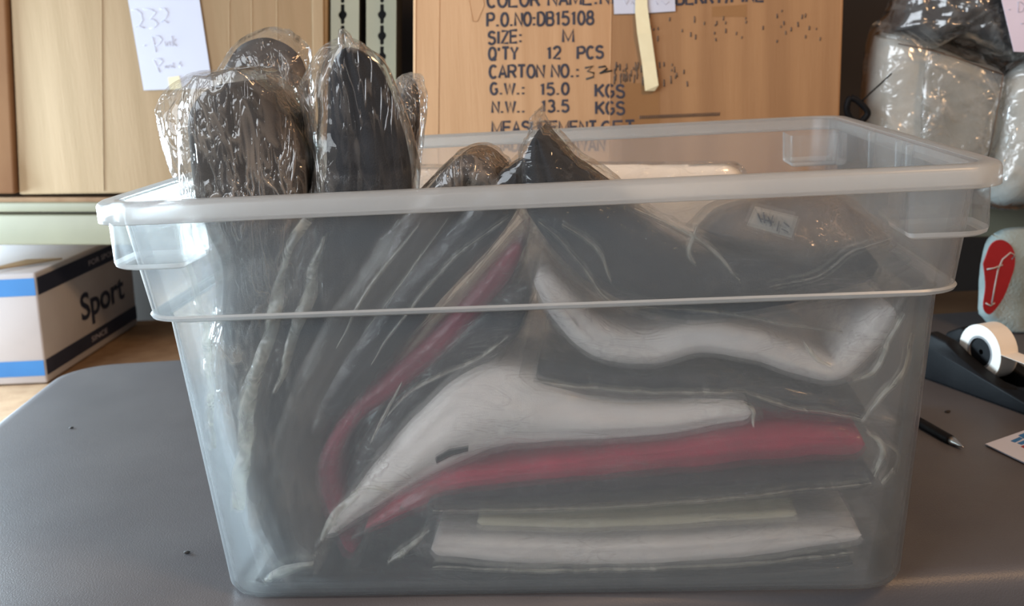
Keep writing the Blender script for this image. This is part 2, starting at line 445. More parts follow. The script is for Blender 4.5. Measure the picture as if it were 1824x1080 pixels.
def slab_mesh(C, h, L, creases=(0.0,), cdep=0.3, amp=0.0012, fs=22, seed=0, crinkle=0, cs=60, endr=None, front=0.0, nose=None, cst=(1, 1, 1), slant=0.0):
    """cloth folded along the path C (front edge), h half thickness, reaching L back from the front wall"""
    n = len(C)
    T = np.gradient(C[:, [0, 2]], axis=0); T /= np.linalg.norm(T, axis=1)[:, None]+1e-9
    for _ in range(2): T[1:-1] = (T[:-2]+2*T[1:-1]+T[2:])/4; T /= np.linalg.norm(T, axis=1)[:, None]
    Nn = np.stack([-T[:, 1], T[:, 0]], 1)
    arc = np.concatenate([[0], np.cumsum(np.linalg.norm(np.diff(C[:, [0, 2]], axis=0), axis=1))])
    V = []; rings = []
    k = 10
    for i in range(n):
        hh = max(h[i], 0.0006)
        if endr:
            for s in (arc[i], arc[-1]-arc[i]):
                r = max(hh, 0.004)*endr
                if s < r: hh *= math.sqrt(max(0.01, 1-(1-s/r)**2))
        loc = []
        ry = min(hh, nose or 0.016)
        for j in range(k): loc.append((L-(L-ry)*j/k, -1.0))
        for j in range(17):
            th = -math.pi/2+math.pi*j/16
            rr = 1.0
            for c in creases: rr -= cdep*math.exp(-((math.sin(th)-c)/0.10)**2)
            loc.append((ry-ry*math.cos(th)*rr, math.sin(th)*(0.97+0.03*rr)))
        for j in range(1, k+1): loc.append((ry+(L-ry)*j/k, 1.0))
        ring_ = []
        for (yl, nl) in loc:
            taper = 1-0.35*max(0, (yl/L-0.75)/0.25)**2
            p = np.array([C[i, 0]+Nn[i, 0]*nl*hh*taper, C[i, 1]+front+yl, C[i, 2]+Nn[i, 1]*nl*hh*taper])
            q = Vector((p[0]+seed*3.1, p[1]*0.8, p[2]-seed*1.7))
            dn = amp*noise.noise(q*fs)+amp*0.5*noise.noise(q*fs*2.7)
            dy = amp*0.9*noise.noise(q*fs*1.3+Vector((9, 3, 5)))
            if crinkle:
                q = Vector((q.x*cst[0], q.y*cst[1], q.z*cst[2]))
                dn += crinkle*(ridge(q, cs)-0.6)+crinkle*0.5*(ridge(q+Vector((4, 4, 4)), cs*2.1)-0.6)
                dy -= abs(crinkle*0.8*noise.noise(q*cs+Vector((1, 7, 2))))
            sgn = 1 if nl > 0 else -1
            p[0] += Nn[i, 0]*dn*sgn; p[2] += Nn[i, 1]*dn*sgn; p[1] += dy
            p[0] += slant*yl
            p[2] = max(p[2], 0.0066)
            V.append(keep_in(p)); ring_.append(len(V)-1)
        rings.append(ring_)
    m = len(rings[0]); F = []
    for i in range(n-1):
        for j in range(m):
            F.append((rings[i][j], rings[i][(j+1) % m], rings[i+1][(j+1) % m], rings[i+1][j]))
    F.append(tuple(rings[0])[::-1]); F.append(tuple(rings[-1]))
    return V, F


PK = []


def packet(path, off, mat, label, L=0.27, creases=(0.0,), cdep=0.3, bagmat=None, ext=(0.02, 0.02), seed=1, crinkle=0.0016, amp=0.0014,
           cat='bagged garment', n=90, bh=0.0022, name='bagged_garment', garment='garment', gap=0.006, cst=(0.4, 1, 1), slant=0.0):
    """path = [(px, py, half thickness in px)] traced along the folded front edge"""
    P = []; 
    for (x, y, hp) in path:
        q = inner(x, y, off); s = float((q-CAM) @ FW)/FPX
        P.append((*q, hp*s))
    P = catmull(P, n); C = P[:, :3]; h = np.maximum(P[:, 3], 0.001)
    base = C[np.argmin(C[:, 2])].copy(); base[1] += L/2
    e = empty(name, base, label, cat, 'bagged garments in the tote')
    V, F = slab_mesh(C, h, L, creases, cdep, amp, 20, seed, endr=0.8, slant=slant)
    g = from_arrays(garment, V, F, mat, e)
    # the polybag follows the cloth and runs on past both ends
    d0 = C[0]-C[3]; d0 /= np.linalg.norm(d0); d1 = C[-1]-C[-4]; d1 /= np.linalg.norm(d1)
    k = 10
    pre = [C[0]+d0*ext[0]*(1-i/k) for i in range(k)]; post = [C[-1]+d1*ext[1]*(i+1)/k for i in range(k)]
    h0 = [h[0]*0.9*(i/k)**0.7+0.0016 for i in range(k)]; h1 = [h[-1]*0.9*(1-(i+1)/k)**0.7+0.0016 for i in range(k)]
    CB = np.vstack([pre, C, post]); hb = np.concatenate([h0, h+bh, h1])
    V, F = slab_mesh(CB, hb, L+0.012, (), 0, 0.0012, 26, seed+5, crinkle=crinkle, cs=48, front=-gap, nose=0.012, cst=cst, slant=slant)
    b = from_arrays('polybag', V, F, bagmat or BAG, e)
    PK.append(e)
    return e, g, C


def ribbon(px, wpx, off, mat, name, parent, n=60, crk=0.003, seed=3):
    P = []
    for (x, y, hp) in [(a, b, c) for (a, b), c in zip(px, wpx)]:
        q = inner(x, y, off); s = float((q-CAM) @ FW)/FPX; P.append((*q, hp*s))
    P = catmull(P, n); V = []; F = []; m = 9
    for i in range(n):
        tg = P[min(i+1, n-1), [0, 2]]-P[max(i-1, 0), [0, 2]]; tg /= np.linalg.norm(tg); nn = np.array([-tg[1], tg[0]])
        for j in range(m):
            s = (j/(m-1)-0.5)*2
            q = np.array([P[i, 0]+nn[0]*s*P[i, 3], P[i, 1], P[i, 2]+nn[1]*s*P[i, 3]])
            v = Vector(q)+Vector((seed, 0, 0))
            q[1] += crk*noise.noise(v*70)+0.5*crk*noise.noise(v*160)+abs(s)**2*0.002
            q[0] += 0.6*crk*noise.noise(v*45+Vector((5, 5, 5)))
            V.append(keep_in(q))
    for i in range(n-1):
        for j in range(m-1): F.append((i*m+j, i*m+j+1, (i+1)*m+j+1, (i+1)*m+j))
    return from_arrays(name, V, F, mat, parent)


def pillow(outline, Y, thick, rings=22, inside=False, zmin=-9, amp=0.002, fs=20, crinkle=0, cs=50, seed=0, flat=0.5, n=96, tilt=0.0):
    """puffy folded cloth or bag: outline traced in the plane y = Y, bulging front and back; tilt leans it back with height"""
    P = np.array([at(x, y, 1, Y) for x, y in outline])
    P = catmull(np.vstack([P, P[:1]]), n+1)[:-1]
    c = P.mean(0); V = []; F = []
    zb = P[:, 2].min()
    def put(p, side, bul):
        q = Vector((p[0]+seed*2.3, side*0.3, p[2]+seed))
        d_ = amp*noise.noise(q*fs)+0.5*amp*noise.noise(q*fs*2.5)
        if crinkle: d_ += crinkle*(ridge(q, cs)-0.5)+0.6*crinkle*(ridge(q+Vector((3, 1, 2)), cs*2.2)-0.5)
        V.append((p[0]+d_*0.5, p[1]+side*(thick*bul)+side*d_*min(1, bul*3+0.15)+tilt*(p[2]-zb), p[2]+d_*0.4))
    for side in (-1, 1):
        b0 = len(V)
        for r in range(rings):
            f_ = 1-r/rings
            bul = (1-f_**(2/flat if flat < 1 else 2))**0.5
            for k in range(n): put(c+(P[k]-c)*f_, side, bul)
        put(c, side, 1.0)
        for r in range(rings-1):
            for k in range(n):
                F.append((b0+r*n+k, b0+r*n+(k+1) % n, b0+(r+1)*n+(k+1) % n, b0+(r+1)*n+k))
        for k in range(n): F.append((b0+(rings-1)*n+k, b0+(rings-1)*n+(k+1) % n, b0+rings*n))
    V = [np.array((v[0], v[1], max(v[2], zmin))) for v in V]
    if inside: V = [keep_in(v) for v in V]
    half = len(V)//2
    for k in range(n): F.append((k, (k+1) % n, half+(k+1) % n, half+k))
    return V, F


def px_poly(name, pts, Y, mat, parent, th=0.0006, wob=0):
    """flat sheet standing in the plane y = Y"""
    bm = bmesh.new(); prism_bm(bm, [at(x, y, 1, Y) for x, y in pts], (0, th, 0))
    return from_bm(name, bm, mat, parent)


# ------------------------------------------------------------------ the garments in the tote
g1, _, _ = packet([(420, 150, 60), (416, 190, 86), (420, 235, 96), (436, 350, 102), (452, 480, 68), (432, 620, 46), (440, 780, 24), (456, 900, 13)], 0.012, BLACK,
                  'black garment in a crinkled polybag standing upright at the left end of the tote', bagmat=BAGH, ext=(0.010, 0.02), seed=1, crinkle=0.004, cst=(1, 1, 0.3), L=0.13, slant=-0.12, creases=(-0.55, 0.1), cdep=0.35, bh=0.005)
g2, _, _ = packet([(618, 84, 14), (623, 104, 34), (634, 150, 54), (652, 260, 74), (652, 350, 80), (606, 470, 74), (540, 610, 58), (492, 760, 38), (482, 900, 36), (515, 1012, 22)], 0.012, BLACK,
                  'shiny black garment in polybag rising second from left, bending down behind a bright film fold', bagmat=BAGV, ext=(0.012, 0.012), seed=2, crinkle=0.003, cst=(1, 1, 0.25), L=0.14, slant=-0.2, creases=(-0.2, 0.5), cdep=0.3, bh=0.006)
ribbon([(548, 392), (520, 440), (498, 490), (490, 535), (478, 600), (456, 660), (440, 720), (436, 790), (428, 850), (424, 910)], [10, 8, 7, 14, 12, 12, 16, 16, 14, 10], 0.004, FOLD_GLINT, 'film_fold_glint', g2, crk=0.005)
ribbon([(575, 420), (560, 480), (545, 540), (520, 600), (505, 660), (490, 700)], [3, 9, 12, 9, 7, 4], 0.005, FOLD_GLINT, 'film_fold_glint', g2, crk=0.004, seed=8)
ribbon([(320, 372), (330, 440), (345, 520), (365, 600), (372, 700), (378, 800)], [5, 6, 8, 7, 7, 5], 0.008, FOLD_GLINT, 'film_fold_glint', g1, crk=0.005, seed=5)
def loose(outline, Y, th, parent, seed):
    V, F = pillow(outline, Y, th, amp=0.004, fs=24, seed=seed, crinkle=0.0018, cs=34, flat=0.5, inside=True)
    return from_arrays('loose_film', V, F, LOOSE, parent)


loose([(290, 186), (306, 155), (335, 132), (390, 122), (440, 118), (500, 128), (534, 145), (552, 200), (557, 260), (566, 350), (560, 420), (450, 430), (365, 420), (340, 350), (318, 300), (300, 240)], 0.098, 0.052, g1, 61)
loose([(537, 158), (548, 132), (566, 100), (585, 75), (612, 68), (648, 82), (680, 130), (705, 190), (735, 240), (738, 300), (728, 350), (710, 420), (600, 420), (566, 350), (572, 290), (556, 240), (548, 195)], 0.092, 0.048, g2, 62)
packet([(892, 348, 9), (862, 318, 18), (824, 306, 24), (778, 368, 36), (695, 470, 40), (612, 590, 40), (545, 720, 40), (522, 850, 44), (556, 985, 30)], 0.014, CHAR,
       'charcoal garment in crinkled polybag leaning left, low peak just above the front rim', bagmat=BAGH, ext=(0.008, 0.015), seed=3, crinkle=0.003, L=0.12)
packet([(918, 312, 16), (880, 372, 36), (800, 463, 40), (716, 556, 40), (640, 655, 36), (580, 740, 20)], 0.012, BLACK,
       'black garment leaning left directly above the thin crimson strip', ext=(0.012, 0.015), seed=4, L=0.12)
packet([(924, 438, 10), (890, 490, 21), (830, 560, 21), (760, 632, 21), (690, 692, 18), (630, 742, 15), (592, 800, 17), (582, 850, 19), (598, 915, 17), (628, 985, 15)], 0.018, solid('crimson_knit_dimmed', (0.20, 0.008, 0.035), (0.25, 0.01, 0.045), 30, 0.8, 0.3, 900, 0.2),  # crimson darkened in its colour to stand for dimness deep in the tote
       'thin crimson garment curving down to the left through the middle of the tote', ext=(0.01, 0.01), seed=5, L=0.13)
packet([(930, 522, 20), (880, 580, 44), (805, 655, 50), (735, 735, 45), (672, 815, 36), (628, 880, 22)], 0.024, BLACK,
       'black garment slanting between the crimson strip and the white garment with a black tag', ext=(0.01, 0.012), seed=6, L=0.25)
packet([(955, 246, 10), (966, 300, 40), (988, 352, 60), (1050, 415, 72), (1130, 478, 70), (1250, 516, 56), (1400, 506, 46), (1565, 472, 30)], 0.012, BLACK,
       'black garment folded to a sharp shiny peak over the front rim, running right', ext=(0.014, 0.02), seed=7, crinkle=0.0026, bh=0.005, L=0.15)
packet([(960, 488, 16), (1000, 545, 30), (1060, 605, 35), (1150, 627, 31), (1250, 606, 29), (1350, 620, 30), (1430, 648, 29), (1492, 662, 22), (1535, 620, 26), (1572, 575, 26), (1592, 548, 10)], 0.013, WHITE,
       'white garment in a wavy S-shaped fold, right end turned up', ext=(0.012, 0.018), seed=8, creases=(0.15,), cdep=0.3)
packet([(955, 668, 24), (1100, 690, 28), (1250, 690, 30), (1400, 715, 30), (1545, 738, 14)], 0.016, BLACK,
       'black garment in creased film between the wavy white garment and the red one', ext=(0.012, 0.02), seed=9, L=0.25)
g8, _, _ = packet([(584, 952, 7), (650, 893, 26), (720, 835, 44), (800, 772, 68), (870, 735, 80), (960, 738, 66), (1060, 753, 44), (1180, 752, 33), (1280, 738, 26), (1338, 735, 20)], 0.012, WHITE,
                  'white garment with a small black tag, thick in the middle, tail pointing down left', ext=(0.012, 0.008), seed=10, creases=(-0.55, 0.35), cdep=0.22)
packet([(652, 940, 8), (715, 905, 16), (790, 868, 20), (900, 848, 22), (1050, 833, 25), (1200, 815, 30), (1350, 796, 38), (1480, 790, 32), (1540, 792, 24)], 0.013, RED,
       'bright crimson folded garment lying under the white one with the black tag', ext=(0.012, 0.02), seed=11, creases=(0.2, -0.5), cdep=0.25, amp=0.003)
packet([(762, 898, 24), (1000, 884, 28), (1250, 868, 30), (1480, 855, 30), (1555, 852, 26)], 0.012, BLACK,
       'black folded garment lying flat directly beneath the bright crimson one', ext=(0.02, 0.016), seed=12)
packet([(850, 930, 9), (1000, 935, 9), (1150, 931, 9), (1300, 923, 9), (1420, 916, 7)], 0.013, CREAM,
       'thin cream garment edge between black garment and lowest white garment', ext=(0.03, 0.05), seed=13, creases=(), amp=0.001, bh=0.0012, crinkle=0.0012)
packet([(768, 978, 20), (900, 985, 27), (1050, 990, 27), (1200, 986, 27), (1350, 974, 25), (1460, 962, 20), (1535, 954, 12)], 0.012, WHITE,
       'white garment with a long fold line lying near the tote floor', ext=(0.012, 0.02), seed=14, creases=(0.1,), cdep=0.4)
packet([(455, 1034, 9), (700, 1034, 9), (1000, 1030, 9), (1300, 1020, 10), (1520, 1004, 8)], 0.014, BLACK,
       'flat black garment lowest of all on the tote floor', ext=(0.01, 0.01), seed=15, creases=(), amp=0.0006, bh=0.0014)
# thin film folds and ends, their highlights put into the pale colour
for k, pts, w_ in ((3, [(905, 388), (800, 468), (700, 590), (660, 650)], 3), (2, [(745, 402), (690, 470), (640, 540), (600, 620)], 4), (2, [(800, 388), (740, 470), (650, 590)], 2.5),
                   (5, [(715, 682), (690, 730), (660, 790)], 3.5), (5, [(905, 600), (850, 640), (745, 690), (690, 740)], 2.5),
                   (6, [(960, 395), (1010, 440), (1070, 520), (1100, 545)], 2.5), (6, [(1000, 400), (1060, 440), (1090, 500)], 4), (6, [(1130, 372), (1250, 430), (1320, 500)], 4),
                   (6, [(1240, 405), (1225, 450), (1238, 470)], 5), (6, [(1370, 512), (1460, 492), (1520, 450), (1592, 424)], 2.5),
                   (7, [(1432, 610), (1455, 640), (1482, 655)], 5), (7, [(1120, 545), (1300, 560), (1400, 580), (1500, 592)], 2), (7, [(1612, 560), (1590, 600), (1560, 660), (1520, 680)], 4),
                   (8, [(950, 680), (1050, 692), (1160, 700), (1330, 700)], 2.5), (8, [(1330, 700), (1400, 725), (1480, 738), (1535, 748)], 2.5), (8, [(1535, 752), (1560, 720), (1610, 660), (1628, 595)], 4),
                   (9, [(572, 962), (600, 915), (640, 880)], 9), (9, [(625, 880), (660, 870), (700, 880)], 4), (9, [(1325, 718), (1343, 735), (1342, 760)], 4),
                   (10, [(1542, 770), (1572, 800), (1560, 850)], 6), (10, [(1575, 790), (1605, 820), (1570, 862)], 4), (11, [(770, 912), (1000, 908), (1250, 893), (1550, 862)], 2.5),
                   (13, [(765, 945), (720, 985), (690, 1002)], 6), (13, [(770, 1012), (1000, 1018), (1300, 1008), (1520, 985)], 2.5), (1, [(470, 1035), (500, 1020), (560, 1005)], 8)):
    ribbon(pts, [w_*0.5]+[w_]*(len(pts)-2)+[w_*0.5], 0.0045, FOLD_GLINT, 'film_fold_glint', PK[k], n=36, crk=0.0022, seed=k+pts[0][0]*0.01)
# black tag on the white garment
bm = bmesh.new()
prism_bm(bm, [inner(x, y, 0.0045) for x, y in ((775, 816), (800, 801), (834, 795), (834, 804), (806, 812), (778, 826))], (0, 0.0012, 0))
tg = from_bm('size_tag', bm, INKB, g8); tg['label'] = 'small black woven tag'

# grey-brown bag lying on top at the right
e = empty('bagged_garment', at(1420, 490, 1, 0.10), 'grey-brown bagged garment with a paper label, lying on top at the right', 'bagged garment', 'bagged garments in the tote')
V, F = pillow([(1245, 408), (1290, 372), (1400, 352), (1500, 362), (1585, 425), (1540, 448), (1450, 478), (1350, 452), (1280, 425)], 0.09, 0.05, amp=0.004, fs=18, seed=21, flat=0.8, tilt=0.35)
from_arrays('garment', V, F, TAUPE, e)
V, F = pillow([(1225, 405), (1280, 364), (1400, 346), (1510, 354), (1600, 425), (1550, 455), (1455, 490), (1345, 462), (1270, 432)], 0.09, 0.056, amp=0.004, fs=18, seed=21, crinkle=0.002, flat=0.8, tilt=0.35)
from_arrays('polybag', V, F, BAGH, e)
lab = [(1345, 368), (1422, 386), (1410, 424), (1330, 402)]
bm = bmesh.new(); prism_bm(bm, [at(x, y, 1, 0.036) for x, y in lab], (0, 0.0006, 0))
l = from_bm('paper_label', bm, solid('creased_label_paper', (0.34, 0.32, 0.29), (0.42, 0.40, 0.36), 60, 0.8), e); l['label'] = 'creased white paper label'
parts = []
for (a, b) in (((1350, 380), (1356, 396)), ((1360, 378), (1362, 398)), ((1368, 386), (1374, 402)), ((1377, 384), (1372, 404)), ((1388, 394), (1384, 412)), ((1396, 396), (1406, 404)), ((1354, 390), (1378, 396)), ((1392, 408), (1404, 414))):
    parts.append(tube('', [at(*a, 1, 0.0355), at(*b, 1, 0.0355)], 0.0005, None, n=5))
V, F = merge(parts); from_arrays('label_print', V, F, INK, l)

# packets standing in the back of the tote
def back_packet(outline, bagline, Y, th, mat, bagmat, label, seed, tilt=0.0, crk=0.003):
    low = max(outline, key=lambda q: q[1])
    b0 = at(*low, 1, Y); b0[1] += th*0.2
    e = empty('bagged_garment', b0, label, 'bagged garment', 'bagged garments in the tote')
    V, F = pillow(outline, Y, th, inside=True, zmin=0.008, amp=0.003, fs=18, seed=seed, flat=0.35, tilt=tilt); from_arrays('garment', V, F, mat, e)
    V, F = pillow(bagline, Y, th+0.006, inside=True, zmin=0.007, amp=0.003, fs=18, seed=seed, crinkle=crk, flat=0.5, tilt=tilt); from_arrays('polybag', V, F, bagmat, e)
    return e


back_packet([(400, 120), (430, 80), (480, 68), (530, 95), (552, 160), (556, 300), (550, 500), (540, 700), (470, 760), (400, 700), (385, 500), (388, 300)],
            [(388, 120), (425, 72), (490, 48), (545, 75), (556, 130), (562, 300), (556, 500), (545, 710), (470, 768), (395, 710), (378, 500), (382, 300)],
            0.26, 0.022, CHAR, BAGH, 'dark garment in crinkled polybag peeking up behind the tallest upright one at left', 31)
back_packet([(708, 200), (718, 160), (730, 140), (744, 160), (746, 230), (735, 320), (725, 520), (715, 690), (665, 690), (668, 400), (690, 270)],
            [(694, 200), (700, 150), (728, 130), (758, 150), (756, 240), (745, 320), (735, 520), (722, 700), (658, 700), (660, 400), (684, 260)],
            0.27, 0.02, BLACK, BAGH, 'narrow black garment tip in loose film, just right of the shiny black upright one', 32)
back_packet([(560, 312), (700, 302), (900, 300), (1100, 296), (1260, 294), (1308, 300), (1326, 330), (1330, 420), (1325, 600), (1300, 680), (900, 700), (600, 690), (555, 500)],
            [(550, 306), (700, 296), (900, 294), (1100, 290), (1270, 288), (1318, 294), (1336, 330), (1340, 420), (1335, 610), (1305, 690), (900, 708), (590, 700), (545, 500)],
            0.43, 0.010, WHITEB, BAG, 'broad white garment standing flat against the back wall of the tote', 33, tilt=0.03, crk=0.0006)


# ------------------------------------------------------------------ lettering
def text_mesh(txt, bold=0.0, ext=0.0):
    c = bpy.data.curves.new('t', 'FONT'); c.body = txt; c.size = 1; c.offset = bold; c.extrude = ext; c.resolution_u = 4
    o = bpy.data.objects.new('t', c); COL.objects.link(o); dg = bpy.context.evaluated_depsgraph_get()
    me = bpy.data.meshes.new_from_object(o.evaluated_get(dg)); V = [np.array(v.co) for v in me.vertices]; F = [tuple(p.vertices) for p in me.polygons]
    bpy.data.objects.remove(o); bpy.data.curves.remove(c); bpy.data.meshes.remove(me)
    V = np.array(V); V[:, 0] -= V[:, 0].min()
    return V, F


def letter(txt, p0, p1, p2, bold=0.012):
    """fit txt to the 3-D parallelogram: p0 bottom-left of the capitals, p1 bottom-right, p2 top-left"""
    V, F = text_mesh(txt, bold)
    base = text_mesh('H', bold)[0][:, 1].max()
    wd = V[:, 0].max(); p0, p1, p2 = map(np.array, (p0, p1, p2))
    return [p0+(p1-p0)*v[0]/wd+(p2-p0)*v[1]/base for v in V], F


def arc(cx, cy, rx, ry, a0, a1, n=10):
    return [(cx+rx*math.cos(math.radians(a0+(a1-a0)*k/n)), cy+ry*math.sin(math.radians(a0+(a1-a0)*k/n))) for k in range(n+1)]


GL = {  # narrow block capitals on a 0..1 x 0..1 cell
    'A': [[(0, 0), (.5, 1), (1, 0)], [(.2, .33), (.8, .33)]],
    'B': [[(0, 0), (0, 1), (.6, 1)]+arc(.6, .77, .32, .23, 90, -90)+[(0, .54)], [(.6, .54)]+arc(.62, .27, .36, .27, 90, -90)+[(0, 0)]],
    'C': [arc(.52, .5, .5, .5, 45, 315, 18)], 'D': [[(0, 0), (0, 1), (.4, 1)]+arc(.4, .5, .58, .5, 90, -90, 14)+[(0, 0)]],
    'E': [[(1, 1), (0, 1), (0, 0), (1, 0)], [(0, .53), (.9, .53)]], 'F': [[(1, 1), (0, 1), (0, 0)], [(0, .5), (.85, .5)]],
    'G': [arc(.5, .5, .5, .5, 45, 340, 18)+[(1, .45), (.6, .45)]], 'I': [[(.5, 0), (.5, 1)]],
    'K': [[(0, 0), (0, 1)], [(1, 1), (0, .38)], [(.3, .58), (1, 0)]], 'L': [[(0, 1), (0, 0), (1, 0)]],
    'M': [[(0, 0), (0, 1), (.5, .12), (1, 1), (1, 0)]], 'N': [[(0, 0), (0, 1), (1, 0), (1, 1)]],
    'O': [arc(.5, .5, .5, .5, 90, 450, 24)], 'P': [[(0, 0), (0, 1), (.6, 1)]+arc(.6, .74, .38, .26, 90, -90)+[(0, .48)]],
    'Q': [arc(.5, .5, .5, .5, 90, 450, 24), [(.6, .25), (1, -.06)]],
    'R': [[(0, 0), (0, 1), (.6, 1)]+arc(.6, .75, .38, .25, 90, -90)+[(0, .5)], [(.5, .5), (1, 0)]],
    'S': [arc(.5, .75, .44, .25, 20, 200, 10)+arc(.5, .27, .48, .27, 100, -160, 12)],
    'T': [[(0, 1), (1, 1)], [(.5, 1), (.5, 0)]], 'U': [[(0, 1), (0, .4)]+arc(.5, .4, .5, .4, 180, 360)+[(1, 1)]],
    'V': [[(0, 1), (.5, 0), (1, 1)]], 'W': [[(0, 1), (.25, 0), (.5, .9), (.75, 0), (1, 1)]], 'Y': [[(0, 1), (.5, .45), (1, 1)], [(.5, .45), (.5, 0)]],
    'Z': [[(0, 1), (1, 1), (0, 0), (1, 0)]], '/': [[(.2, -.05), (.8, 1.05)]], '.': [[(.4, -.02), (.4, .13)]], ':': [[(.4, .0), (.4, .15)], [(.4, .5), (.4, .65)]],
    "'": [[(.4, 1), (.4, .72)]], '1': [[(.2, .78), (.6, 1), (.6, 0)]], '0': [arc(.5, .5, .46, .5, 90, 450, 24)],
    '2': [arc(.5, .72, .46, .28, 170, -30, 10)+[(0, 0), (1, 0)]], '3': [arc(.45, .75, .42, .25, 150, -90, 10)+arc(.45, .26, .5, .26, 90, -150, 12)],
    '5': [[(.9, 1), (.15, 1), (.05, .52)]+arc(.45, .32, .5, .32, 120, -150, 12)], '8': [arc(.5, .76, .38, .24, 90, 450, 18), arc(.5, .26, .48, .26, 90, 450, 18)],
    '6': [arc(.5, .3, .46, .3, 90, 450, 18), [(.06, .35), (.2, .8), (.75, 1)]]}
WD = {'.': .45, ':': .45, "'": .35, '1': .7, 'I': .35, 'M': 1.25, 'W': 1.45, ' ': .45, '/': .6}


def block_print(txt, x0, y0, x1, y1, cap, Y, r=0.00185):
    tot = sum(WD.get(c, 1)+.32 for c in txt)-.32; u = 0; parts = []
    for c in txt:
        wd = WD.get(c, 1)
        for st in GL.get(c, []):
            pts = [at(x0+(x1-x0)*(u+gx*wd)/tot, y0+(y1-y0)*(u+gx*wd)/tot-gy*cap, 1, Y) for gx, gy in st]
            V, F = tube('', pts, r, None, n=6); parts.append(([np.array((v[0], Y+(v[1]-Y)*0.15, v[2])) for v in V], F))
        u += wd+.32
    return merge(parts)


def px_letter(txt, x0, y0, x1, y1, cap, Y, bold=0.012, lean=0.0):
    return letter(txt, at(x0, y0, 1, Y), at(x1, y1, 1, Y), at(x0+lean, y0-cap, 1, Y), bold)


def strokes(lines, Y, r):
    return merge([tube('', [at(x, y, 1, Y) for x, y in l], r, None, n=6) for l in lines])


def curve_plate(outer, holes, ext):
    c = bpy.data.curves.new('p', 'CURVE'); c.dimensions = '2D'; c.fill_mode = 'BOTH'; c.extrude = ext
    for poly in [outer]+holes:
        s = c.splines.new('POLY'); s.points.add(len(poly)-1); s.use_cyclic_u = True
        for q, (x, y) in zip(s.points, poly): q.co = (x, y, 0, 1)
    o = bpy.data.objects.new('p', c); COL.objects.link(o); dg = bpy.context.evaluated_depsgraph_get()
    me = bpy.data.meshes.new_from_object(o.evaluated_get(dg)); V = [np.array(v.co) for v in me.vertices]; F = [tuple(p.vertices) for p in me.polygons]
    bpy.data.objects.remove(o); bpy.data.curves.remove(c); bpy.data.meshes.remove(me)
    return V, F


